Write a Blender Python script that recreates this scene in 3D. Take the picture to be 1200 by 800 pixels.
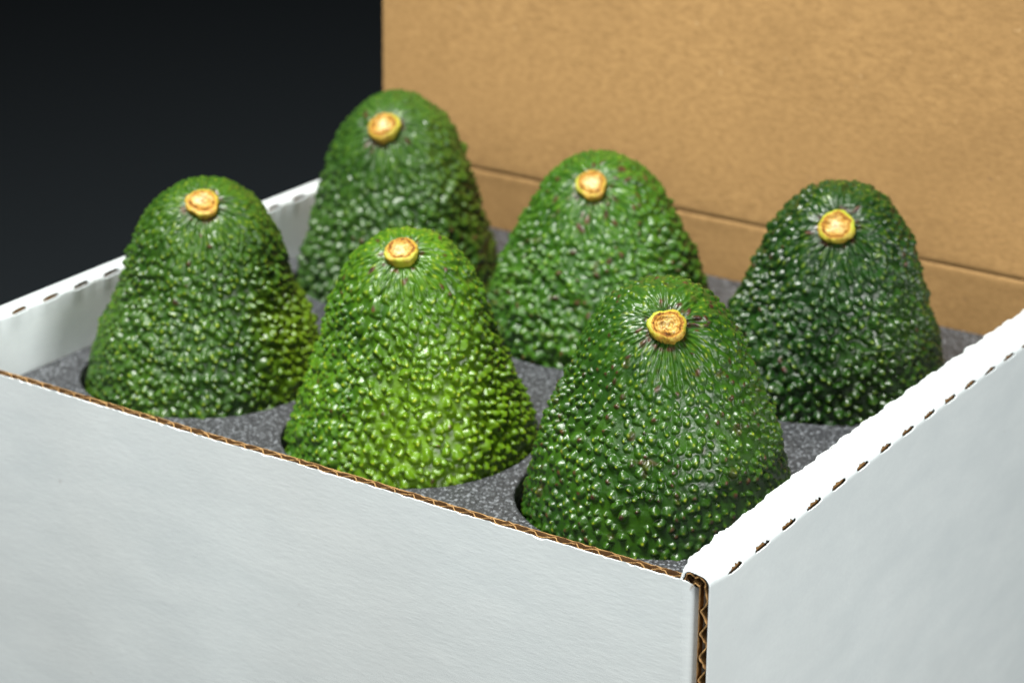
import bpy, bmesh, math, random
import numpy as np
from mathutils import Vector, Matrix

# ------------------------------------------------------------------ scene, camera, light
for o in list(bpy.data.objects):
    bpy.data.objects.remove(o)
S = 0.001            # everything below is laid out in millimetres
RIM = 150.0          # height of the box rim above the table
sc = bpy.context.scene
COL = sc.collection

cam_d = bpy.data.cameras.new('camera')
cam = bpy.data.objects.new('camera', cam_d)
COL.objects.link(cam)
sc.camera = cam
CAM = np.array([258.90, -460.97, 271.39 + RIM])
YAW, PITCH = -0.59960, 0.37345
cam.location = tuple(CAM * S)
cam.rotation_euler = (math.pi / 2 - PITCH, 0, -YAW)
cam_d.sensor_width = 36.0
cam_d.lens = 2776.6 / 1200 * 36
cam_d.clip_start = 0.02
cam_d.clip_end = 60
cam_d.dof.use_dof = True
cam_d.dof.focus_distance = 0.622
cam_d.dof.aperture_fstop = 15.0

sc.view_settings.view_transform = 'Standard'
sc.view_settings.look = 'None'
sc.view_settings.exposure = 0.0
sc.view_settings.gamma = 1.0
sc.render.engine = 'CYCLES'
try:
    sc.cycles.max_bounces = 8
    sc.cycles.diffuse_bounces = 4
except Exception:
    pass

world = bpy.data.worlds.new('World')
sc.world = world
world.use_nodes = True
bg = world.node_tree.nodes['Background']
bg.inputs['Color'].default_value = (0.95, 0.98, 1.0, 1)
bg.inputs['Strength'].default_value = 0.10


def area(name, loc, target, size, size_y, power, color, spread=180):
    d = bpy.data.lights.new(name, 'AREA')
    d.shape = 'RECTANGLE'
    d.size = size
    d.size_y = size_y
    d.energy = power
    d.color = color
    d.spread = math.radians(spread)      # softbox grid
    o = bpy.data.objects.new(name, d)
    COL.objects.link(o)
    o.location = loc
    v = Vector(target) - Vector(loc)
    o.rotation_euler = v.to_track_quat('-Z', 'Y').to_euler()
    return o


CEN = (-0.14, 0.12, 0.17)
area('overhead_softbox', (-0.20, -0.17, 1.05), CEN, 0.32, 0.32, 9.1, (1.0, 0.99, 0.96), 110)
area('front_softbox', (-0.22, -0.90, 0.82), CEN, 0.60, 0.45, 0.68, (1.0, 1.0, 0.98), 80)
area('side_softbox', (1.16, -0.30, 0.42), CEN, 0.55, 0.40, 6.3, (1.0, 1.0, 0.98), 120)


# ------------------------------------------------------------------ helpers
def setp(o, label=None, cat=None, group=None, kind=None):
    if label: o['label'] = label
    if cat: o['category'] = cat
    if group: o['group'] = group
    if kind: o['kind'] = kind
    return o


def mesh_obj(name, verts, faces, mats, parent=None, smooth=True, loc=None, attrs=None, matidx=None):
    me = bpy.data.meshes.new(name)
    v = np.asarray(verts, dtype=np.float64).reshape(-1, 3)
    if isinstance(faces, np.ndarray):
        nf, k = faces.shape
        me.vertices.add(len(v))
        me.vertices.foreach_set('co', (v * S).astype(np.float32).ravel())
        me.loops.add(nf * k)
        me.loops.foreach_set('vertex_index', faces.astype(np.int32).ravel())
        me.polygons.add(nf)
        me.polygons.foreach_set('loop_start', (np.arange(nf) * k).astype(np.int32))
        try:
            me.polygons.foreach_set('loop_total', np.full(nf, k, dtype=np.int32))
        except Exception:
            pass
        me.update(calc_edges=True)
        me.validate()
    else:
        me.from_pydata([tuple(x * S) for x in v], [], faces)
        me.update()
    if not isinstance(mats, (list, tuple)):
        mats = [mats]
    for m in mats:
        me.materials.append(m)
    me.polygons.foreach_set('use_smooth', np.full(len(me.polygons), smooth))
    if matidx is not None:
        me.polygons.foreach_set('material_index', np.asarray(matidx, dtype=np.int32))
    if attrs:
        for k2, a in attrs.items():
            at = me.attributes.new(k2, 'FLOAT', 'POINT')
            at.data.foreach_set('value', np.asarray(a, dtype=np.float32))
    o = bpy.data.objects.new(name, me)
    COL.objects.link(o)
    if parent:
        o.parent = parent
    if loc is not None:
        o.location = tuple(np.asarray(loc) * S)
    return o


def empty(name, loc):
    o = bpy.data.objects.new(name, None)
    o.empty_display_size = 0.02
    COL.objects.link(o)
    o.location = tuple(np.asarray(loc) * S)
    return o


def grid_faces(nu, nv, close_v=False, mask=None, flip=False):
    i = np.arange(nu - 1)[:, None]
    j = np.arange(nv if close_v else nv - 1)[None, :]
    j2 = (j + 1) % nv
    f = np.stack([i * nv + j, (i + 1) * nv + j, (i + 1) * nv + j2, i * nv + j2], -1)
    if flip:
        f = f[..., ::-1]
    if mask is not None:
        return f[mask]
    return f.reshape(-1, 4)


class Noise:
    """tri-linear value noise on a lattice, vectorised"""
    def __init__(self, seed):
        self.t = np.random.RandomState(seed).rand(32, 32, 32) * 2 - 1

    def __call__(self, P, s):
        q = np.asarray(P) * s + 100.37
        i = np.floor(q).astype(int)
        f = q - i
        f = f * f * (3 - 2 * f)
        i &= 31
        k = (i + 1) & 31
        t = self.t
        x0, y0, z0 = i[..., 0], i[..., 1], i[..., 2]
        x1, y1, z1 = k[..., 0], k[..., 1], k[..., 2]
        fx, fy, fz = f[..., 0], f[..., 1], f[..., 2]
        a = t[x0, y0, z0] * (1 - fx) + t[x1, y0, z0] * fx
        b = t[x0, y1, z0] * (1 - fx) + t[x1, y1, z0] * fx
        c = t[x0, y0, z1] * (1 - fx) + t[x1, y0, z1] * fx
        d = t[x0, y1, z1] * (1 - fx) + t[x1, y1, z1] * fx
        return (a * (1 - fy) + b * fy) * (1 - fz) + (c * (1 - fy) + d * fy) * fz

    def fbm(self, P, s, n=3):
        r = 0
        a = 1.0
        for k in range(n):
            r = r + a * self(P, s * 2 ** k)
            a *= 0.5
        return r


# ------------------------------------------------------------------ materials
def new_mat(name):
    m = bpy.data.materials.new(name)
    m.use_nodes = True
    nt = m.node_tree
    b = nt.nodes['Principled BSDF']
    return m, nt, b


def N(nt, typ, **kw):
    n = nt.nodes.new(typ)
    for k, v in kw.items():
        setattr(n, k, v)
    return n


def ramp(nt, src, stops):
    r = N(nt, 'ShaderNodeValToRGB')
    el = r.color_ramp.elements
    while len(el) < len(stops):
        el.new(0.5)
    for e, (p, c) in zip(el, stops):
        e.position = p
        e.color = (*c, 1) if len(c) == 3 else c
    nt.links.new(src, r.inputs[0])
    return r


def noise_tex(nt, scale, detail=4, rough=0.55, vec=None, stretch=None, typ='ShaderNodeTexNoise'):
    tc = N(nt, 'ShaderNodeTexCoord')
    out = tc.outputs['Object']
    if stretch:
        mp = N(nt, 'ShaderNodeMapping')
        mp.inputs['Scale'].default_value = stretch
        nt.links.new(out, mp.inputs[0])
        out = mp.outputs[0]
    n = N(nt, typ)
    n.inputs['Scale'].default_value = scale
    if typ == 'ShaderNodeTexNoise':
        n.inputs['Detail'].default_value = detail
        n.inputs['Roughness'].default_value = rough
    nt.links.new(out, n.inputs['Vector'])
    return n


def mixc(nt, fac, a, b, blend='MIX'):
    m = N(nt, 'ShaderNodeMix', data_type='RGBA', blend_type=blend)
    L = nt.links
    if hasattr(fac, 'links'): L.new(fac, m.inputs[0])
    else: m.inputs[0].default_value = fac
    for s, i in ((a, 6), (b, 7)):
        if hasattr(s, 'links'): L.new(s, m.inputs[i])
        else: m.inputs[i].default_value = (*s, 1)
    return m.outputs[2]


def math_n(nt, op, a, b=None, clamp=False):
    m = N(nt, 'ShaderNodeMath', operation=op, use_clamp=clamp)
    for s, i in ((a, 0), (b, 1)):
        if s is None: continue
        if hasattr(s, 'links'): nt.links.new(s, m.inputs[i])
        else: m.inputs[i].default_value = s
    return m.outputs[0]


def bump(nt, b, h, dist, strength=1.0, prev=None):
    n = N(nt, 'ShaderNodeBump')
    n.inputs['Strength'].default_value = strength
    n.inputs['Distance'].default_value = dist
    nt.links.new(h, n.inputs['Height'])
    if prev is not None:
        nt.links.new(prev, n.inputs['Normal'])
    if b is not None:
        nt.links.new(n.outputs[0], b.inputs['Normal'])
    return n.outputs[0]


def white_liner_mat():
    m, nt, b = new_mat('white_liner_paper')
    n1 = noise_tex(nt, 38, 5, 0.6, stretch=(1, 1, 2.5))
    n2 = noise_tex(nt, 900, 4, 0.65, stretch=(0.3, 0.8, 1.1))
    n3 = noise_tex(nt, 10, 2, 0.5)
    c = ramp(nt, n1.outputs[0], [(0.3, (0.650, 0.712, 0.718)), (0.7, (0.725, 0.785, 0.785))]).outputs[0]
    c = mixc(nt, ramp(nt, n2.outputs[0], [(0.35, (0, 0, 0)), (0.75, (0.35,) * 3)]).outputs[0], c, (0.60, 0.64, 0.66))
    c = mixc(nt, ramp(nt, n3.outputs[0], [(0.45, (0, 0, 0)), (0.7, (0.40,) * 3)]).outputs[0], c, (0.64, 0.67, 0.66))
    # rare tiny specks in the paper
    n4 = noise_tex(nt, 260, 1, 0.5)
    c = mixc(nt, ramp(nt, n4.outputs[0], [(0.80, (0, 0, 0)), (0.84, (0.3,) * 3)]).outputs[0], c, (0.40, 0.38, 0.36))
    nt.links.new(c, b.inputs['Base Color'])
    b.inputs['Roughness'].default_value = 0.62
    b.inputs['Specular IOR Level'].default_value = 0.35
    p = bump(nt, None, n1.outputs[0], 0.00010, 0.5)
    bump(nt, b, n2.outputs[0], 0.00006, 0.7, p)
    return m


def kraft_mat(name='kraft_paper', c0=(0.262, 0.152, 0.056), c1=(0.390, 0.234, 0.090)):
    m, nt, b = new_mat(name)
    n1 = noise_tex(nt, 380, 6, 0.75, stretch=(0.8, 1, 1.8))
    n2 = noise_tex(nt, 18, 3, 0.5)
    n3 = noise_tex(nt, 1500, 2, 0.6)
    c = ramp(nt, n1.outputs[0], [(0.34, tuple(x * 0.96 for x in c0)), (0.66, c1)]).outputs[0]
    c = mixc(nt, ramp(nt, n2.outputs[0], [(0.4, (0, 0, 0)), (0.75, (0.5,) * 3)]).outputs[0], c, tuple(x * 0.80 for x in c0))
    n4 = noise_tex(nt, 420, 1, 0.5)
    c = mixc(nt, ramp(nt, n4.outputs[0], [(0.75, (0, 0, 0)), (0.82, (0.45,) * 3)]).outputs[0], c, (0.52, 0.36, 0.18))
    n5 = noise_tex(nt, 330, 1, 0.5, stretch=(1, 1, 1.3))
    c = mixc(nt, ramp(nt, n5.outputs[0], [(0.74, (0, 0, 0)), (0.79, (0.55,) * 3)]).outputs[0], c, (0.19, 0.11, 0.05))
    nt.links.new(c, b.inputs['Base Color'])
    b.inputs['Roughness'].default_value = 0.75
    b.inputs['Specular IOR Level'].default_value = 0.25
    p = bump(nt, None, n1.outputs[0], 0.00012, 0.6)
    bump(nt, b, n3.outputs[0], 0.00005, 0.5, p)
    return m


def foam_mat():
    m, nt, b = new_mat('charcoal_foam')
    v = noise_tex(nt, 1700, typ='ShaderNodeTexVoronoi')
    v2 = noise_tex(nt, 1000, 2, 0.6)
    n = noise_tex(nt, 60, 3, 0.6)
    c = ramp(nt, v2.outputs[0], [(0.34, (0.009, 0.010, 0.0110)), (0.62, (0.043, 0.046, 0.049))]).outputs[0]
    # every cell of the foam has its own tone, a few glint pale
    s = N(nt, 'ShaderNodeSeparateColor')
    nt.links.new(v.outputs['Color'], s.inputs[0])
    c = mixc(nt, ramp(nt, s.outputs[0], [(0.74, (0, 0, 0)), (0.95, (0.85,) * 3)]).outputs[0], c, (0.26, 0.28, 0.30))
    c = mixc(nt, ramp(nt, s.outputs[1], [(0.55, (0, 0, 0)), (1.0, (0.7,) * 3)]).outputs[0], c, (0.018, 0.019, 0.022))
    c = mixc(nt, ramp(nt, n.outputs[0], [(0.4, (0, 0, 0)), (0.7, (0.3,) * 3)]).outputs[0], c, (0.04, 0.042, 0.048))
    nt.links.new(c, b.inputs['Base Color'])
    b.inputs['Roughness'].default_value = 0.55
    p = bump(nt, None, v.outputs['Distance'], 0.0003, 0.5)
    bump(nt, b, v2.outputs[0], 0.0002, 0.5, p)
    return m


def table_mat():
    m, nt, b = new_mat('black_seamless_paper')
    n = noise_tex(nt, 900, 2, 0.6)
    b.inputs['Base Color'].default_value = (0.0140, 0.0175, 0.0200, 1)
    b.inputs['Roughness'].default_value = 0.85
    b.inputs['Specular IOR Level'].default_value = 0.06
    bump(nt, b, n.outputs[0], 0.0001, 0.3)
    return m


def skin_mat(name, dark, mid, light, tipc, rough=0.34, blush=None, patch=0.5):
    m, nt, b = new_mat(name)
    L = nt.links
    def attr(n):
        a = N(nt, 'ShaderNodeAttribute', attribute_name=n)
        return a.outputs['Fac']
    n1 = noise_tex(nt, 34, 4, 0.6)
    n2 = noise_tex(nt, 420, 3, 0.6)
    n3 = noise_tex(nt, 1900, 2, 0.6)
    c = ramp(nt, n1.outputs[0], [(0.34, dark), (0.52, mid), (0.72, light)]).outputs[0]
    c = mixc(nt, ramp(nt, n2.outputs[0], [(0.38, (0, 0, 0)), (0.68, (0.55,) * 3)]).outputs[0], c, dark)
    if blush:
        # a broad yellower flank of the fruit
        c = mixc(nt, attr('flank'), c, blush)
    nm = noise_tex(nt, 130, 3, 0.6)
    c = mixc(nt, ramp(nt, nm.outputs[0], [(0.42, (0, 0, 0)), (0.7, (0.5,) * 3)]).outputs[0], c, light)
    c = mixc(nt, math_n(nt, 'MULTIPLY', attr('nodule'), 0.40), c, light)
    c = mixc(nt, attr('tip'), c, tipc)
    brownc = ramp(nt, n2.outputs[0], [(0.35, (0.018, 0.006, 0.007)), (0.65, (0.085, 0.022, 0.012))]).outputs[0]
    c = mixc(nt, attr('brown'), c, brownc)
    L.new(c, b.inputs['Base Color'])
    r = ramp(nt, n2.outputs[0], [(0.3, (rough - 0.04,) * 3), (0.7, (rough + 0.12,) * 3)]).outputs[0]
    L.new(r, b.inputs['Roughness'])
    b.inputs['Specular IOR Level'].default_value = 0.44
    b.inputs['Coat Weight'].default_value = 0.0
    b.inputs['Coat Roughness'].default_value = 0.22
    p = bump(nt, None, n2.outputs[0], 0.0002, 0.55)
    bump(nt, b, n3.outputs[0], 0.00006, 0.5, p)
    return m


def stem_side_mat():
    m, nt, b = new_mat('stem_bark')
    n = noise_tex(nt, 700, 5, 0.75, stretch=(1, 1, 1))
    c = ramp(nt, n.outputs[0], [(0.32, (0.13, 0.045, 0.008)), (0.44, (0.36, 0.18, 0.02)), (0.58, (0.42, 0.31, 0.035)), (0.75, (0.55, 0.38, 0.10))]).outputs[0]
    a = N(nt, 'ShaderNodeAttribute', attribute_name='green').outputs['Fac']
    c = mixc(nt, a, c, (0.30, 0.36, 0.02))
    nt.links.new(c, b.inputs['Base Color'])
    b.inputs['Roughness'].default_value = 0.45
    bump(nt, b, n.outputs[0], 0.0004, 0.8)
    return m


def stem_face_mat():
    m, nt, b = new_mat('stem_scar')
    n = noise_tex(nt, 620, 6, 0.78)
    n2 = noise_tex(nt, 900, 3, 0.65)
    a = N(nt, 'ShaderNodeAttribute', attribute_name='core').outputs['Fac']
    s = math_n(nt, 'ADD', math_n(nt, 'MULTIPLY', a, 0.62), math_n(nt, 'MULTIPLY', math_n(nt, 'SUBTRACT', n.outputs[0], 0.22), 1.15))
    c = ramp(nt, s, [(0.24, (0.06, 0.018, 0.005)), (0.40, (0.27, 0.11, 0.013)), (0.58, (0.47, 0.25, 0.035)), (0.76, (0.62, 0.42, 0.12)), (0.95, (0.76, 0.64, 0.38))]).outputs[0]
    c = mixc(nt, ramp(nt, n2.outputs[0], [(0.54, (0, 0, 0)), (0.66, (0.9,) * 3)]).outputs[0], c, (0.26, 0.095, 0.014))
    nt.links.new(c, b.inputs['Base Color'])
    b.inputs['Roughness'].default_value = 0.7
    b.inputs['Specular IOR Level'].default_value = 0.25
    bump(nt, b, n.outputs[0], 0.0012, 1.0)
    return m


WHITE = white_liner_mat()
KRAFT = kraft_mat()
FLUTE = kraft_mat('fluting_paper', (0.24, 0.125, 0.045), (0.38, 0.215, 0.080))
CAVITY_SHADE = kraft_mat('kraft_cavity_shade', (0.10, 0.048, 0.018), (0.19, 0.098, 0.036))  # darker kraft: the shade inside the flute cavities put into the colour
FOAM = foam_mat()
TABLE = table_mat()
BARK = stem_side_mat()
SCAR = stem_face_mat()

rng = np.random.RandomState(11)
NZ = Noise(5)

# ------------------------------------------------------------------ the surface under and behind the box
xs = np.linspace(-4200, 3200, 40)
prof = [(-1500, 0)] + [(y, 0) for y in np.linspace(-1400, 3000, 30)]
prof += [(3000 + 700 * math.sin(t), 700 - 700 * math.cos(t)) for t in np.linspace(0.05, math.pi / 2, 16)]
prof += [(3700, 700 + k * 150) for k in range(1, 14)]
vv = np.array([[[x, y, z] for (y, z) in prof] for x in xs])
setp(mesh_obj('tabletop', vv.reshape(-1, 3), grid_faces(len(xs), len(prof), flip=False), TABLE), kind='structure')

# ------------------------------------------------------------------ the cardboard box
box = empty('cardboard_box', (-143, 126, 0))
setp(box, 'open white corrugated cardboard box with a brown kraft inside and its lid raised', 'box')
BO = np.array([-143, 126, 0.0])


def bx_obj(name, verts, faces, mats, parent, **kw):
    """verts in mm, x/y as laid out, z measured from the rim"""
    v = np.asarray(verts, float).reshape(-1, 3).copy()
    v[:, 2] += RIM
    v -= BO
    return mesh_obj(name, v, faces, mats, parent, **kw)


def path_panel(path, normals, s, ztop, zbot, off0, off1, nz, jit, seed, mats, name, parent, mi=None):
    """closed thin sheet following an XY path, between offsets off0 and off1 along the normals"""
    r = np.random.RandomState(seed)
    n = len(path)
    top = np.asarray(ztop(s) if callable(ztop) else np.full(n, ztop), float)
    j1 = r.randn(n) * jit
    j1 = np.convolve(j1, [.25, .5, .25], 'same')
    zz = [zbot] + [zbot + (t) * 1.0 for t in []]
    rings = []
    hs = np.linspace(0, 1, nz)
    for h in hs:                                   # outer side up
        z = zbot + (top + j1 - zbot) * h
        rings.append(np.c_[path + normals * off0, z])
    for h in hs[::-1]:                             # inner side down
        z = zbot + (top + j1 * 0.5 - zbot) * h
        rings.append(np.c_[path + normals * off1, z])
    V = np.array(rings)
    o = bx_obj(name, V, grid_faces(len(rings), n), mats, parent,
               matidx=None if mi is None else np.repeat(mi, n - 1))
    o.data.set_sharp_from_angle(angle=math.radians(50))
    return o


# ---- front wall: straight along x, turning into the side wall at its right end
R0 = 5.2
XF = 0.55          # the turned-in face ends here, against the side wall
step = 0.7
xs = np.arange(-284.0, XF - R0, step)
path = [(x, 0.0) for x in xs]
nor = [(0.0, 1.0) for x in xs]
for t in np.linspace(0, math.pi / 2, 12):
    path.append((XF - R0 + R0 * math.sin(t), R0 - R0 * math.cos(t)))
    nor.append((-math.sin(t), math.cos(t)))
for y in np.arange(R0 + 0.8, 26, 0.8):
    path.append((XF, y))
    nor.append((-1.0, 0.0))
path = np.array(path)
nor = np.array(nor)
seg = np.r_[0, np.cumsum(np.hypot(*np.diff(path, axis=0).T))]
wob = 0.12 * np.sin(seg / 23.0) + 0.10 * np.sin(seg / 7.3 + 1)
path = path + nor * wob[:, None]


def ftop(s):
    L = s - (284 + XF - R0)
    z = 0.25 * NZ(np.c_[s, s * 0, s * 0], 0.05)
    return z - np.clip((L - 0.8) / 6.0, 0, 1) * 2.8


fw = path_panel(path, nor, seg, lambda s: ftop(s), -RIM + 0.3, 0.0, 0.36, 30, 0.26, 1, WHITE, 'front_wall', box)
fw['label'] = 'white front wall with a bare cut top edge'
path_panel(path, nor, seg, lambda s: ftop(s) + 0.18, -RIM + 0.3, 2.60, 2.95, 4, 0.22, 2, [CAVITY_SHADE, KRAFT], 'inner_liner', fw, mi=[0, 0, 0, 1, 1, 1, 1])  # face towards the flutes carries the painted cavity shade
# fluting: a wavy sheet between the liners
fs = np.arange(0, seg[-1], 0.35)
ph = 2 * math.pi * fs / 6.6 + 0.5 * NZ(np.c_[fs, fs * 0, fs * 0], 0.03)
fx = np.interp(fs, seg, path[:, 0]); fy = np.interp(fs, seg, path[:, 1])
nx = np.interp(fs, seg, nor[:, 0]); ny = np.interp(fs, seg, nor[:, 1])
mid = 1.49 + 0.90 * np.clip(1.25 * np.sin(ph), -1, 1)
r = np.random.RandomState(3)
jt = np.convolve(r.randn(len(fs)) * 0.30, [.25, .5, .25], 'same')
rings = []
for off, zt in ((-0.2, None), (-0.2, 1), (0.2, 1), (0.2, None)):
    z = np.full(len(fs), -RIM + 0.4) if zt is None else np.minimum(np.interp(fs, seg, ftop(seg)) - 0.06 + jt * 0.7, np.interp(fs, seg, ftop(seg)))
    rings.append(np.c_[fx + nx * (mid + off), fy + ny * (mid + off), z])
bx_obj('fluting', np.array(rings), grid_faces(4, len(fs)), [CAVITY_SHADE, KRAFT], fw, smooth=False,
       matidx=np.repeat([0, 1, 0], len(fs) - 1))  # sheet sides in painted cavity shade, cut edge in plain kraft


# ---- side walls: rolled over at the top, with slots punched along both creases
def side_wall(mirror, seed, label):
    r = np.random.RandomState(seed)
    XO = 2.75                                       # outer face
    ys = np.arange(0.4, 251.0, 0.36)
    P = 14.3
    y0 = 13.4
    slotc = (ys - y0 + P / 2) % P - P / 2          # distance to nearest slot centre
    slot_k = np.round((ys - y0) / P).astype(int)
    zt = 0.75 + 2.1 * np.sin(np.clip(ys / 215, 0, 1) * math.pi * 0.93) ** 1.0
    zt = zt + np.exp(-(ys / 7.0) ** 2) * 1.5
    if mirror:
        zt = 0.6 + 0.6 * np.sin(np.clip(ys / 250, 0, 1) * math.pi)
    Wd = 12.0 if not mirror else 8.2
    wi = XO - Wd + 4.2 * np.exp(-(ys / 6.0) ** 1.3) * (0 if mirror else 1)
    wi = wi + (0 if mirror else 0.8 * np.exp(-ys / 50))
    # ragged inner crease: the paper bulges between slots, drops in at each
    saw = ((ys - y0) / P) % 1.0
    rag = 0.42 * np.sin(2 * math.pi * saw - 0.6) + 0.22 * np.sin(4 * math.pi * saw + 1.0)
    rag = rag + 0.35 * NZ(np.c_[ys, ys * 0 + seed, ys * 0], 0.22) + 0.28 * NZ(np.c_[ys, ys * 0 + seed, ys * 0], 0.7)
    rag = (rag + 0.22 * NZ(np.c_[ys, ys * 0 + seed + 3, ys * 0], 1.4)) * (0.95 if not mirror else 0.5)
    zc = 0.12 * NZ(np.c_[ys, ys * 0 + 7, ys * 0 + seed], 0.08) + 0.03 * NZ(np.c_[ys, ys * 0 + 7, ys * 0 + seed], 0.6)

    def profile(off, ro, ri, zlow_in):
        """returns (npts, nys, 2) of x,z, offset inward by off"""
        pts = []
        for z in np.linspace(-RIM + 0.3, -6, 26):
            pts.append((np.full_like(ys, XO - off), np.full_like(ys, z)))
        for t in np.linspace(0, math.pi / 2, 29):
            rr = max(ro - off, 0.3)
            pts.append((XO - ro + rr * np.cos(t) + 0 * ys, zt - ro + rr * np.sin(t)))
        for u in np.linspace(0, 1, 12)[1:-1]:
            xa = XO - ro
            xb = wi + ri
            pts.append((xa + (xb - xa) * u + rag * u ** 5, zt - off + zc * math.sin(math.pi * u) + 0.35 * u))
        for t in np.linspace(0, math.pi / 2, 10):
            rr = max(ri - off, 0.25)
            pts.append((wi + rag + ri - rr * np.sin(t), zt + 0.35 - ri + rr * np.cos(t)))
        wi2 = (XO - Wd + (0.9 if not mirror else 0.0)) + 0 * ys
        for u in np.linspace(0, 1, 22)[1:]:
            z = (zt - ri) * (1 - u) + zlow_in * u
            xx = (wi + rag * np.exp(-u * 30)) * np.exp(-u * 14) + wi2 * (1 - np.exp(-u * 14))
            pts.append((xx + off, z))
        return np.array([np.c_[a, b] for a, b in pts])

    def place(Pf):
        n = Pf.shape[0]
        X = Pf[..., 0]
        if mirror:
            X = -283.95 - X
        Y = np.broadcast_to(ys, X.shape)
        return np.stack([X, Y, Pf[..., 1]], -1)

    ro, ri = 2.6, 1.6
    skin = profile(0.0, ro, ri, -62)
    V = place(skin)
    nu, nv = V.shape[:2]
    # slot mask on the outer crease (profile rows 26..41) and on the inner crease
    mask = np.ones((nu - 1, nv - 1), bool)
    io = np.arange(nu - 1)
    for k in np.unique(slot_k):
        hl = 3.9 + 0.35 * r.randn() * 0.6
        e1_ = np.convolve(r.randn(200), np.ones(3) / 3, 'same'); e2_ = np.convolve(r.randn(200), np.ones(3) / 3, 'same')
        jn = 0
        sel = np.where((slot_k[:-1] == k) & (np.abs(slotc[:-1]) < hl))[0]
        if len(sel) < 8 or ys[sel[0]] < 4 or ys[sel[-1]] > 246:
            continue
        for j in sel:
            t = slotc[j] / hl
            jn += 1
            lo = 29.6 + 2.2 * abs(t) ** 4 + 0.25 * e1_[jn]
            hi = 38.0 - 3.2 * abs(t) ** 3 + 2.0 * e2_[jn] + 0.8 * t
            if not mirror:
                mask[(io >= lo) & (io <= hi), j] = False
            else:
                mask[(io >= 37) & (io <= 44.0), j] = False
            base = 26 + 29 + 10
            lo2, hi2 = base + (1.2 if not mirror else 2.6) + 1.0 * abs(t) ** 3 + 0.4 * e1_[jn % 200], base + (6.5 if not mirror else 7.5) - 1.2 * abs(t) ** 3
            mask[(io >= lo2) & (io <= hi2), j] = False
    fl = grid_faces(nu, nv, mask=mask, flip=mirror)
    w = bx_obj('side_wall', V, fl, WHITE, box)
    w['label'] = label
    # thickness of the white paper
    md = w.modifiers.new('paper_thickness', 'SOLIDIFY')
    md.thickness = 0.00038
    md.offset = -1.0 if not mirror else -1.0
    # kraft liner inside the roll
    V2 = place(profile(2.75, 3.2, 3.2, -60))
    bx_obj('inner_liner', V2, grid_faces(V2.shape[0], V2.shape[1], flip=mirror), KRAFT, w)
    # fluting: zigzag up the outer leaf, crushed over the roll
    base = profile(1.30, ro, ri, -60)
    mid_c = base.mean(axis=1)
    d = np.r_[0, np.cumsum(np.hypot(*np.diff(mid_c, axis=0).T))]
    sN = np.arange(0, d[-1], 0.33)
    B = np.empty((len(sN), len(ys), 2))
    for j in range(len(ys)):
        B[:, j, 0] = np.interp(sN, d, base[:, j, 0])
        B[:, j, 1] = np.interp(sN, d, base[:, j, 1])
    T = np.gradient(B, axis=0)
    T /= np.linalg.norm(T, axis=2, keepdims=True) + 1e-9
    Nn = np.stack([-T[..., 1], T[..., 0]], -1)
    zz = mid_c[np.searchsorted(d, sN).clip(0, len(d) - 1), 1]
    crush = np.where(zz < -3.0, 1.0, 0.45)
    crush = np.convolve(crush, np.ones(9) / 9, 'same')
    amp = 0.95 * crush
    tri = np.arcsin(np.sin(2 * math.pi * sN / 6.7 + 0.35 * np.sin(sN / 11))) / (math.pi / 2)
    tri = np.clip(tri * 1.15, -1, 1)
    B = B + Nn * (amp * tri - 0.50 * (1 - crush) / 0.55)[:, None, None]
    # thin every second column of the sweep except close to the cut end
    keep = np.r_[np.arange(0, 30), np.arange(30, len(ys), 3)]
    B = B[:, keep]
    yk = ys[keep].copy()
    jag = np.convolve(r.randn(len(sN)) * 0.22, [.25, .5, .25], 'same')
    X = B[..., 0] if not mirror else -283.95 - B[..., 0]
    Y = np.broadcast_to(yk, X.shape).copy()
    Y[:, 0] += 0.15 + jag
    V3 = np.stack([X, Y, B[..., 1]], -1)
    f = bx_obj('fluting', V3, grid_faces(V3.shape[0], V3.shape[1], flip=mirror), [FLUTE, KRAFT], w)
    m3 = f.modifiers.new('paper_thickness', 'SOLIDIFY')
    m3.thickness = 0.00034
    m3.offset = 0
    m3.material_offset_rim = 1
    return w


side_wall(False, 21, 'white right side wall with a slotted rolled rim')
side_wall(True, 33, 'white left side wall with a slotted rolled rim')

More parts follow.
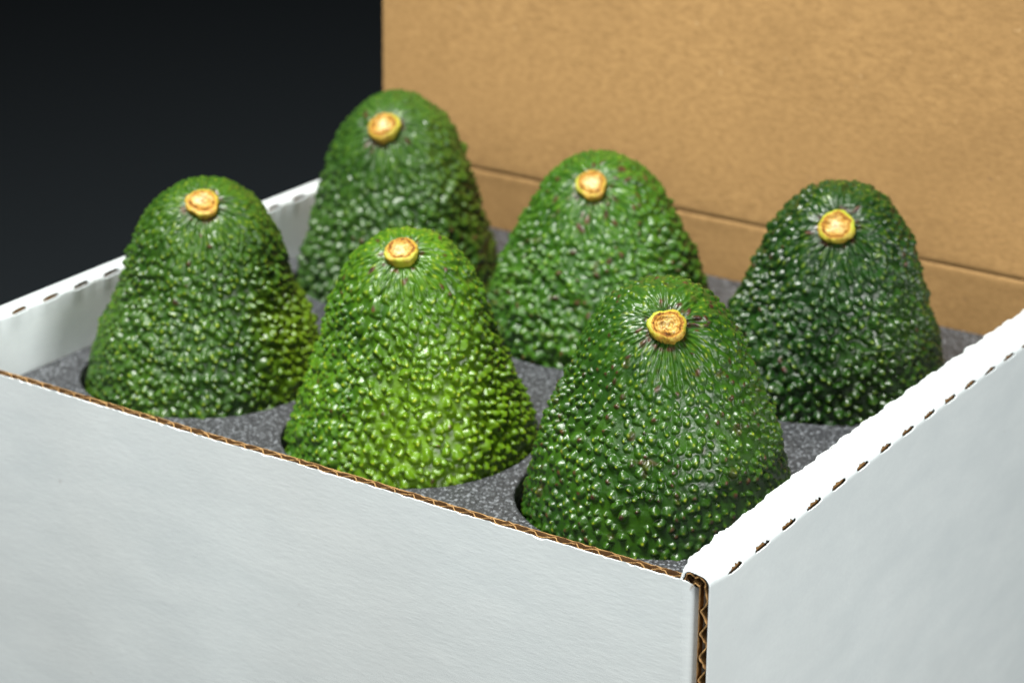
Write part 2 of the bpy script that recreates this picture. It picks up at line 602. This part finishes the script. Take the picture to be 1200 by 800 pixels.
# ---- back wall and lid: one kraft-faced board with a crease between them
def board(name, prof_in, x0, x1, t, parent, label=None, edge_seed=1, nx=120):
    """corrugated board swept along x; prof_in = list of (y, z) of the inside (camera-facing) face, outside face is y + t"""
    X = np.linspace(x0, x1, nx)
    pr = np.array(prof_in, float)
    T = np.gradient(pr, axis=0); T /= np.linalg.norm(T, axis=1, keepdims=True)
    nn = np.c_[T[:, 1], -T[:, 0]]
    def sheet(nm, a, b, mat, par):
        r0 = pr + nn * a; r1 = pr + nn * b
        ring = np.r_[r0, r1[::-1], r0[:1]]
        V = np.array([[[x, y, z] for (y, z) in ring] for x in X])
        V[..., 1] += 0.35 * NZ(V * np.array([1, 0, 1]), 0.012)
        n = ring.shape[0]
        F = [tuple(q) for q in grid_faces(len(X), n).tolist()]
        o = bx_obj(nm, V, np.array(F), mat, par, smooth=False)
        # end caps
        bm = bmesh.new(); bm.from_mesh(o.data)
        bmesh.ops.remove_doubles(bm, verts=bm.verts, dist=1e-6)
        bmesh.ops.recalc_face_normals(bm, faces=bm.faces)
        bm.to_mesh(o.data); bm.free()
        m = len(pr)
        for p in o.data.polygons: p.use_smooth = True
        try:
            o.data.set_sharp_from_angle(angle=math.radians(40))
        except Exception:
            pass
        return o
    main = sheet(name, 0.0, 0.4, KRAFT, parent)
    if label: main['label'] = label
    sheet('outer_liner', t - 0.4, t, WHITE, main)
    # fluting runs up and down the panel, its wave lies in the x-y plane
    xf = np.arange(x0 + 0.3, x1 - 0.3, 0.55)
    wv = t / 2 + (t / 2 - 0.45) * np.clip(1.2 * np.sin(2 * math.pi * xf / 6.6), -1, 1)
    sel = pr[:: max(1, len(pr) // 8)]
    if not np.allclose(sel[-1], pr[-1]): sel = np.r_[sel, pr[-1:]]
    V = []
    for off in (-0.15, 0.15):
        for q, (y, z) in enumerate(sel if off < 0 else sel[::-1]):
            V.append(np.c_[xf, y + wv + off, np.full_like(xf, z)])
    bx_obj('fluting', np.array(V), grid_faces(len(V), len(xf)), FLUTE, main)
    return main


YB = 252.0
pb = [(YB, z) for z in np.linspace(-RIM + 0.3, -8, 14)] + [(YB + 0.05, -6), (YB, -4), (YB - 0.12, -2.2), (YB - 0.2, -0.6), (YB - 0.05, 0.2), (YB + 0.55, 0.75)]
board('back_wall', pb, -287.5, 1.0, 3.0, box, 'plain brown kraft back wall above the foam')
tilt = math.tan(math.radians(1.5))
pl = [(YB + 0.65, 0.9), (YB - 0.1, 1.15), (YB - 0.45, 1.8), (YB - 0.5, 3.0), (YB - 0.45, 5.0)]
pl += [(YB - 0.4 + (z - 6) * tilt, z) for z in np.linspace(8, 236, 30)]
lid = board('lid', pl, -289.6, 2.6, 3.0, box, 'tall raised lid showing its brown kraft face')

# ---- base panel
base_v = []
for z in (-RIM + 0.3, -RIM + 3.2):
    for x, y in ((-284.2, 3.4), (-3.4, 3.4), (-3.4, 251.2), (-284.2, 251.2)):
        base_v.append((x, y, z))
bx_obj('base_panel', base_v, [(3, 2, 1, 0), (4, 5, 6, 7), (0, 1, 5, 4), (1, 2, 6, 5), (2, 3, 7, 6), (3, 0, 4, 7)], KRAFT, box, smooth=False)

# ------------------------------------------------------------------ the fruit: shapes
ZC = 12.0
FOAM_Z = -20.96
FR = {
 'C': dict(base=(-57.38, 76.46), lean=0.008, a=[43.7, -0.28, 6.53, 4.42, 0.51, 0.65, 0.55, -0.21], pole=(0.178, -0.261, 0.949)),
 'B': dict(base=(-142.77, 72.26), lean=-0.006, a=[42.36, -1.17, 7.64, 4.82, 0.7, 0.67, 0.45, 0.03], pole=(0.082, -0.171, 0.982)),
 'A': dict(base=(-229.61, 76.64), lean=0.051, a=[42.85, -1.1, 6.96, 4.92, 0.69, 0.47, 0.29, -0.24], pole=(0.133, -0.181, 0.974)),
 'F': dict(base=(-59.59, 184.82), lean=0.058, a=[42.44, 0.21, 7.29, 3.82, 1.19, 0.44, 0.21, 0.2], pole=(0.121, -0.316, 0.941)),
 'E': dict(base=(-143.82, 181.16), lean=0.001, a=[42.15, -0.49, 5.81, 2.64, 0.88, 0.37, 0.13, 0.14], pole=(0.103, -0.296, 0.950)),
 'D': dict(base=(-232.88, 185.77), lean=0.010, a=[42.28, 0.31, 8.7, 4.36, 0.72, 0.57, 0.26, 0.02], pole=(0.108, -0.295, 0.949)),
}


def Rf(a, ph):
    return sum(a[k] * np.cos(k * ph) for k in range(8)) - 0.85 - 1.2 * np.exp(-((ph - 0.72) / 0.36) ** 2)


def foam_radius(f):
    ph = np.linspace(0.8, 2.3, 400)
    r = Rf(f['a'], ph)
    z = ZC + r * np.cos(ph)
    return float(np.interp(0.0, -z, r * np.sin(ph)))


def unit(v):
    v = np.asarray(v, float)
    return v / np.linalg.norm(v, axis=-1, keepdims=True)


def build_skin(f, seed, nth, nring, sp, dia, hgt, clus, brownp, tipk, name_mat, parent, origin, elong=1.0, flank=None, warp_k=0.7, skew=0.3):
    r = np.random.RandomState(seed)
    nz = Noise(seed)
    a = f['a']
    pole = unit(f['pole'])
    e1 = unit(np.cross(pole, [0, 0, 1.0])); e2 = np.cross(pole, e1)
    q0 = math.radians(132)
    phs = np.r_[np.linspace(0.004, q0, nring), np.linspace(q0, math.pi - 0.02, 22)[1:]]
    th = np.linspace(0, 2 * math.pi, nth, endpoint=False)

    def surf(p, t):
        d = (pole * np.cos(p)[..., None] + (e1 * np.cos(t)[..., None] + e2 * np.sin(t)[..., None]) * np.sin(p)[..., None])
        cz = np.clip(d[..., 2], -1, 1)
        rr = Rf(a, np.arccos(cz))
        # slow irregularity so that no fruit is a perfect turning
        rr = rr + 0.5 * nz(d, 1.6) + 0.25 * nz(d, 3.7)
        X = d * rr[..., None]
        z = X[..., 2] + ZC
        X[..., 0] += f['lean'] * z
        X[..., 2] = z
        return X
    PH, TH = np.meshgrid(phs, th, indexing='ij')
    Bs = surf(PH, TH)
    n = np.cross(np.gradient(Bs, axis=0), np.roll(Bs, -1, 1) - np.roll(Bs, 1, 1))
    n = unit(n)
    cen = np.array([0, 0, ZC])
    n *= np.sign(np.sum(n * (Bs - cen), -1))[..., None]
    n[0] = unit(n[2].mean(axis=0))
    # arc length from the stem along each meridian
    ds = np.linalg.norm(np.diff(Bs, axis=0), axis=2)
    s = np.vstack([np.zeros(nth), np.cumsum(ds, axis=0)])
    # ---- nodules: dart throwing on the surface
    ncand = 26000
    cp = np.arccos(1 - r.rand(ncand) * (1 - math.cos(q0)))
    cp[: ncand // 6] = q0 * r.rand(ncand // 6) ** 1.0 * 0.35
    ct = r.rand(ncand) * 2 * math.pi
    CX = surf(cp, ct)
    smean = s.mean(axis=1)
    cs = np.interp(cp, phs, smean)
    dens = nz(CX, 0.05)
    spc = sp * (0.62 + 0.38 * np.clip((cs - 6) / 16, 0, 1)) * (1 + 0.20 * dens) * (0.62 + 0.66 * (vf := r.rand(ncand)))
    cell = sp * 1.5
    gridd = {}
    keep = []
    key = np.floor(CX / cell).astype(int)
    for i in range(ncand):
        if cs[i] < 6.8: continue
        kx, ky, kz = key[i]
        ok = True
        xi = CX[i]; si = spc[i]
        for ax in (-1, 0, 1):
            for ay in (-1, 0, 1):
                for az in (-1, 0, 1):
                    g = gridd.get((kx + ax, ky + ay, kz + az))
                    if g:
                        for (jx, jy, jz) in g:
                            if (xi[0] - jx) ** 2 + (xi[1] - jy) ** 2 + (xi[2] - jz) ** 2 < si * si:
                                ok = False; break
                    if not ok: break
                if not ok: break
            if not ok: break
        if ok:
            gridd.setdefault((kx, ky, kz), []).append((xi[0], xi[1], xi[2]))
            keep.append(i)
    keep = np.array(keep)
    acc = np.zeros(PH.shape)
    tip = np.zeros(PH.shape)
    brn = np.zeros(PH.shape)
    nod = np.zeros(PH.shape)
    dth = 2 * math.pi / nth
    pdim = 3.0
    WB = Bs + warp_k * np.stack([nz(Bs + 61, 0.42), nz(Bs + 73, 0.42), nz(Bs + 87, 0.42)], -1) + 0.22 * np.stack([nz(Bs + 3, 1.1), nz(Bs + 31, 1.1), nz(Bs + 57, 1.1)], -1)
    for i in keep:
        si = cs[i]
        big = math.exp(0.16 * r.randn()) * (0.74 + 0.50 * vf[i])
        el = 1.0 + elong * (2.3 * math.exp(-((si - 5) / 9.5) ** 2) + 0.06 + 0.26 * r.rand())
        lb = dia * 0.5 * big * (0.60 + 0.40 * min(1, max(0, (si - 5) / 18)))
        la = lb * el
        hh = hgt * (0.80 + 0.35 * r.rand()) * big ** 0.5 * (0.28 + 0.72 * min(1, max(0, (si - 9) / 26)))
        hh *= 1 + 0.25 * dens[i] * 2
        rad = 1.45 * la
        ip = np.searchsorted(phs, cp[i])
        dp = rad / 42.0
        i0 = max(np.searchsorted(phs, cp[i] - dp * 1.25), 0); i1 = min(np.searchsorted(phs, cp[i] + dp * 1.25) + 1, len(phs))
        if i1 - i0 < 2: continue
        rho = max(np.linalg.norm(CX[i] - cen) * math.sin(cp[i]), 1.0)
        w = int(min(nth // 2 - 1, math.ceil(rad * 1.1 / rho / dth)))
        jc = int(round(ct[i] / dth))
        jj = np.arange(jc - w, jc + w + 1) % nth
        sub = WB[i0:i1][:, jj]
        D = sub - WB[min(ip, len(phs) - 1), jc % nth]
        tdir = unit(Bs[min(ip + 1, len(phs) - 1), jc % nth] - Bs[max(ip - 1, 0), jc % nth])
        nn_ = n[min(ip, len(phs) - 1), jc % nth]
        bdir = np.cross(nn_, tdir)
        aa = D @ tdir
        bb = D @ bdir
        # nodules lean away from the stem: long slope above, steep below
        sk = skew * la
        rot = 0.45 * r.randn()
        aa, bb = aa * math.cos(rot) + bb * math.sin(rot), bb * math.cos(rot) - aa * math.sin(rot)
        a2 = aa - sk
        an = np.where(a2 > 0, a2 / (la * 0.80), a2 / (la * 1.16))
        q2 = an * an + (bb / lb) ** 2
        fpr = np.clip(1 - q2, 0, 1)
        h = hh * (0.90 * fpr ** 0.72 + 0.14 * fpr ** 3)
        ii = np.ix_(range(i0, i1), jj)
        acc[ii] += h ** pdim
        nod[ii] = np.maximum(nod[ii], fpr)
        d2 = a2 ** 2 / (1 + 0.5 * (el - 1)) ** 2 + bb ** 2
        u = r.rand()
        rt = (0.25 + 0.13 * r.rand()) * dia / 2.8
        pb_ = brownp * (1.6 if nz(CX[i][None] + 9, 0.07)[0] > 0.12 else 0.5)
        if u < pb_:
            rb = rt * (1.4 + 1.2 * r.rand())
            brn[ii] = np.maximum(brn[ii], (0.78 + 0.2 * r.rand()) * np.exp(-(d2 / rb ** 2) ** 2))
        elif r.rand() < 0.85:
            tip[ii] = np.maximum(tip[ii], tipk * (0.4 + 0.6 * min(1, max(0, (si - 8) / 18))) * (0.12 + 0.70 * r.rand() ** 1.3) * np.exp(-d2 / rt ** 2))
    disp = acc ** (1 / pdim)
    # broader lumps that tie neighbouring nodules into short rows
    W = Bs + 2.0 * np.stack([nz(Bs + 11, 0.12), nz(Bs + 23, 0.12), nz(Bs + 37, 0.12)], -1)
    fade = np.clip((s - 12) / 25, 0, 1)
    lum = nz(W * np.array([1, 1, 2.0]), 0.15)
    lum2 = nz(W * np.array([1, 1, 1.8]), 0.30)
    disp = disp + clus * fade * (0.9 * lum + 0.55 * np.sign(lum2) * np.abs(lum2) ** 0.8)
    # radial ridges running out from the stem
    k1 = NZ(np.stack([np.cos(TH) * 6, np.sin(TH) * 6, s * 0.06], -1), 1.6)
    ridge = np.exp(-(np.clip(s - 11.5, -20, 50) / 9.0) ** 2)
    k2 = NZ(np.stack([np.cos(TH) * 6, np.sin(TH) * 6, s * 0.10], -1), 2.9)
    disp = disp + ridge * (0.62 * k1 + 0.34 * k2)
    # shoulder round the stem: the skin dips to the button
    disp = disp - 1.7 * np.exp(-(s / 7.0) ** 2)
    disp = disp + 0.05 * nz(Bs, 1.6)
    V = Bs + n * disp[..., None]
    # brown scaly ring next to the button, and scars
    ring = np.exp(-((s - 6.3) / 0.9) ** 2) * np.clip(nz(Bs, 0.9) * 2.0, 0, 1)
    brn = np.maximum(brn, ring * 0.9)
    sc_ = np.clip((nz(Bs + 50, 0.34) - 0.66) * 7, 0, 1) * (brownp * 2)
    brn = np.maximum(brn, np.clip(sc_, 0, 0.7))
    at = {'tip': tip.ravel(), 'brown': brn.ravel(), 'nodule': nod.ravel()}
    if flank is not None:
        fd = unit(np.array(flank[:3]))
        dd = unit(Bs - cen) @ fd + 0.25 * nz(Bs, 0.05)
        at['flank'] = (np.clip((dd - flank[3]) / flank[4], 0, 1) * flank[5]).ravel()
    nr = len(phs)
    verts = V.reshape(-1, 3)
    faces = grid_faces(nr, nth, close_v=True, flip=False)
    off = np.array([f['base'][0], f['base'][1], FOAM_Z + RIM]) - origin
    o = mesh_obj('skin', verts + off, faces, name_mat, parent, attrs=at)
    # orientation check: make normals point out
    po = o.data.polygons[nth * 40]
    c0 = np.array(po.center) / S - off - cen
    if np.dot(np.array(po.normal), c0) < 0:
        o.data.flip_normals()
    # stem seat
    i6 = np.searchsorted(smean, 5.5)
    seat = V[i6].mean(axis=0) + off
    nrm = unit(np.cross(V[i6, nth // 4] - V[i6, 3 * nth // 4], V[i6, 0] - V[i6, nth // 2]))
    if np.dot(nrm, pole) < 0: nrm = -nrm
    return o, seat, nrm, len(keep)


def build_stem(seat, nrm, rad, hgt, seed, parent, green, tear, polar):
    hz = unit(np.array([nrm[0], nrm[1], 0]))
    nrm = hz * math.sin(math.radians(polar)) + np.array([0, 0, math.cos(math.radians(polar))])
    r = np.random.RandomState(seed)
    nz = Noise(seed + 100)
    z = nrm
    x = unit(np.cross(z, [0.3, 0.2, 1.0])); y = np.cross(z, x)
    nt = 72
    th = np.linspace(0, 2 * math.pi, nt, endpoint=False)
    out = 1 + 0.045 * np.cos(2 * th + r.rand() * 6) + 0.035 * np.cos(3 * th + r.rand() * 6) + 0.02 * np.cos(7 * th + r.rand() * 6)
    cut = -0.10 * hgt * np.cos(th - r.rand() * 6)          # slightly oblique cut
    prof = [(0.86, -2.2), (0.88, -1.0), (0.92, -0.2), (0.97, 0.6), (1.0, 1.3), (1.02, 2.0), (1.01, 2.6), (0.97, 3.05), (0.91, 3.38), (0.84, 3.6)]
    P = []
    for (pr_, pz) in prof:
        k = pz / 3.6
        rr = rad * pr_ * out
        zz = pz / 3.6 * hgt + (cut * max(k, 0))
        pt = np.stack([rr * np.cos(th), rr * np.sin(th), zz + 0 * th], -1)
        nn_ = nz(pt + 5, 0.6) * 0.32 + nz(pt + 9, 1.8) * 0.24 + nz(pt + 19, 3.4) * 0.16
        pt[:, 0] += nn_ * np.cos(th); pt[:, 1] += nn_ * np.sin(th)
        P.append(pt)
    rim = P[-1].copy()
    P = np.array(P)
    M = np.stack([x, y, z], 0)
    W = P.reshape(-1, 3) @ M + seat
    g = np.repeat(np.clip(green + 0.5 * np.sin(np.linspace(0, 2 * math.pi, nt) + r.rand() * 6), 0, 1)[None], len(prof), 0)
    g = np.clip(g + 0.6 * nz(P, 0.35), 0, 1) * 0.85
    st = mesh_obj('stem', W, grid_faces(len(prof), nt, close_v=True, flip=True), BARK, parent, attrs={'green': g.ravel()})
    # torn face
    rows = []
    core = []
    us = np.linspace(1, 0.02, 34)
    for u in us:
        pt = rim * np.array([u, u, 1.0])
        ztop = rim[:, 2].mean() * (1 - u) + rim[:, 2] * u
        pt[:, 2] = ztop
        rough_ = (1 - u ** 6)
        q = nz.fbm(pt + 3, 0.55, 3)
        lip = 0.30 * np.exp(-((u - 0.72 - 0.08 * nz(pt + 77, 0.5)) / 0.09) ** 2)
        pt[:, 2] += rough_ * (lip - 0.55 * tear * np.exp(-(u / 0.5) ** 2) + 0.55 * tear * q + 0.40 * nz(pt, 1.5) + 0.34 * nz(pt, 3.0))
        rows.append(pt)
        core.append(np.clip(1.18 - u * 0.95 + 0.30 * nz(pt + 31, 0.45) - 0.40 * np.exp(-((u - 0.84 - 0.05 * nz(pt + 7, 0.6)) / 0.055) ** 2) + 0.12 * np.sin(u * 34 + 2 * nz(pt, 0.5)), 0, 1))
    rows.append(np.repeat(rows[-1].mean(axis=0)[None], nt, 0)); core.append(np.ones(nt))
    Rw = np.array(rows)
    W = Rw.reshape(-1, 3) @ M + seat
    o = mesh_obj('cut_face', W, grid_faces(len(rows), nt, close_v=True, flip=True), SCAR, st, attrs={'core': np.array(core).ravel()})
    for ob in (st, o):
        po = ob.data.polygons[len(ob.data.polygons) // 2]
        c0 = np.array(po.center) / S - seat + nrm * (0 if ob is st else 6)
        if np.dot(np.array(po.normal), c0 if ob is st else nrm) < 0:
            ob.data.flip_normals()
    return st


GROUP = 'avocados standing in the foam tray'
SPEC = [
 # key, label, nth, rings, spacing, dia, height, cluster, brown, tip, colours(dark, mid, light, tip), flank, stem(radius, height, green, tear, polar)
 ('C', 'front avocado nearest the box corner, dark green with brown-tipped warts and rough ochre stem', 760, 400, 3.05, 2.5, 1.20, 0.36, 0.20, 1.0,
  (0.007, 0.034, 0.002), (0.015, 0.056, 0.003), (0.032, 0.095, 0.004), (0.42, 0.50, 0.02), (0.83, 0.2, 0.0, 0.55, 0.5, 0.35), (0.036, 0.084, 0.003), (5.2, 3.0, 0.35, 1.0, 43), 0.30),
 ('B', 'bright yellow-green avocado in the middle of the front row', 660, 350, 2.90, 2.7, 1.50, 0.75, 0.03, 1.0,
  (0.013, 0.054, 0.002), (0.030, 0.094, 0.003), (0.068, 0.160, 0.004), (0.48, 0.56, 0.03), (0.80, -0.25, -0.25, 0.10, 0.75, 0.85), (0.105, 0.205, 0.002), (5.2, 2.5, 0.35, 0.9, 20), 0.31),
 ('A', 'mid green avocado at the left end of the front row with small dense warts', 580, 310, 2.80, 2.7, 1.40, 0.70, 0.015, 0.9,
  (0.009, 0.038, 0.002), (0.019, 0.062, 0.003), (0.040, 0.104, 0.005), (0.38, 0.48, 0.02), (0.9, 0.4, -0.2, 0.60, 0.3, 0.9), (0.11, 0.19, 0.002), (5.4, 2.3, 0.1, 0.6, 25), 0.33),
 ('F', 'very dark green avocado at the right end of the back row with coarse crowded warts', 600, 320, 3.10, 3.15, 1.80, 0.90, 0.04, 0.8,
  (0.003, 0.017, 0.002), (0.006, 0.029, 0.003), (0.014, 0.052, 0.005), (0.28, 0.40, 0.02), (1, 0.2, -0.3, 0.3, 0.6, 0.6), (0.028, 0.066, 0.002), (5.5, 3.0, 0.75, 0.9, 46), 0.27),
 ('E', 'avocado in the middle of the back row with dark purple spots on its left shoulder', 540, 290, 3.25, 3.15, 1.60, 1.00, 0.14, 0.7,
  (0.009, 0.043, 0.002), (0.020, 0.074, 0.003), (0.044, 0.126, 0.005), (0.28, 0.44, 0.03), None, None, (5.2, 2.8, 0.25, 0.6, 37), 0.33),
 ('D', 'tallest avocado at the far left of the back row, muted green with shallow warts', 520, 280, 3.60, 3.7, 1.60, 1.10, 0.05, 0.6,
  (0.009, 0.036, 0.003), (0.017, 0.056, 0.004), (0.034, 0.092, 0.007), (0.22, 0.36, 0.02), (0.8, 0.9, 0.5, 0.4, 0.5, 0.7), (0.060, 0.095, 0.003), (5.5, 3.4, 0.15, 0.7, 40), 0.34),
]
ncount = {}
for i, (k, label, nth, nring, sp, dia, hg, cl, bp_, tk, c0, c1, c2, ct_, flank, blush, stm, rough) in enumerate(SPEC):
    f = FR[k]
    bottom = ZC - float(Rf(f['a'], np.array(math.pi)))
    origin = np.array([f['base'][0], f['base'][1], FOAM_Z + RIM + bottom])
    e = empty('avocado', origin)
    setp(e, label, 'avocado', GROUP)
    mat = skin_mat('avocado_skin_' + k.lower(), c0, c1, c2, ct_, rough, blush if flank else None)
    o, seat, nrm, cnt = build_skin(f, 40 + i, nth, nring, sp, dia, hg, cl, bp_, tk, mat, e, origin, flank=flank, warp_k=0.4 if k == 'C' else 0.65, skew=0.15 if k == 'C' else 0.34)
    build_stem(seat, nrm, stm[0], stm[1], 70 + i, e, stm[2], stm[3], stm[4])
    print('avocado', k, 'nodules', cnt, 'bottom', round(bottom, 1))

# ------------------------------------------------------------------ foam tray
FO = np.array([-143.5, 126, 3.3])
foam = empty('foam_insert', FO)
setp(foam, 'charcoal grey foam tray with six round holes lying in the box', 'foam tray')
GAP = 1.9
X0, X1, Y0, Y1 = -278.0, -8.0, 3.6, 250.8
cur = bpy.data.curves.new('foam', 'CURVE')
cur.dimensions = '2D'
cur.fill_mode = 'BOTH'
cur.resolution_u = 24
sp_ = cur.splines.new('POLY')
sp_.points.add(3)
BV = 0.9
for p, (x, y) in zip(sp_.points, ((X0 + BV, Y0 + BV), (X1 - BV, Y0 + BV), (X1 - BV, Y1 - BV), (X0 + BV, Y1 - BV))):
    p.co = ((x - FO[0]) * S, (y - FO[1]) * S, 0, 1)
sp_.use_cyclic_u = True
for k, f in FR.items():
    fr = foam_radius(f) + GAP + BV
    s2 = cur.splines.new('POLY')
    n = 96
    s2.points.add(n - 1)
    # the hole sits a touch to the left of the fruit standing in it
    cx, cy = f['base'][0] - 1.4, f['base'][1] + 0.9
    for j, p in enumerate(s2.points):
        t = 2 * math.pi * j / n
        rr = fr + 0.25 * math.sin(3 * t + ord(k)) + 0.15 * math.sin(7 * t)
        p.co = ((cx + rr * math.cos(t) - FO[0]) * S, (cy + rr * math.sin(t) - FO[1]) * S, 0, 1)
    s2.use_cyclic_u = True
depth = 34.0
cur.extrude = (depth / 2 - BV) * S
cur.bevel_depth = BV * S
cur.bevel_resolution = 3
tmp = bpy.data.objects.new('tmp', cur)
COL.objects.link(tmp)
dg = bpy.context.evaluated_depsgraph_get()
me = bpy.data.meshes.new_from_object(tmp.evaluated_get(dg))
bpy.data.objects.remove(tmp)
me.materials.clear(); me.materials.append(FOAM)
fl_ = bpy.data.objects.new('foam_layer', me)
COL.objects.link(fl_)
fl_.parent = foam
fl_.location = (0, 0, (FOAM_Z + RIM - depth / 2 - FO[2]) * S)
zb = FOAM_Z + RIM - depth - FO[2]
lv = [((x - FO[0]), (y - FO[1]), z) for z in (0.0, zb - 0.3) for x, y in ((X0, Y0), (X1, Y0), (X1, Y1), (X0, Y1))]
lo = mesh_obj('foam_layer', lv, [(3, 2, 1, 0), (4, 5, 6, 7), (0, 1, 5, 4), (1, 2, 6, 5), (2, 3, 7, 6), (3, 0, 4, 7)], FOAM, foam, smooth=False)
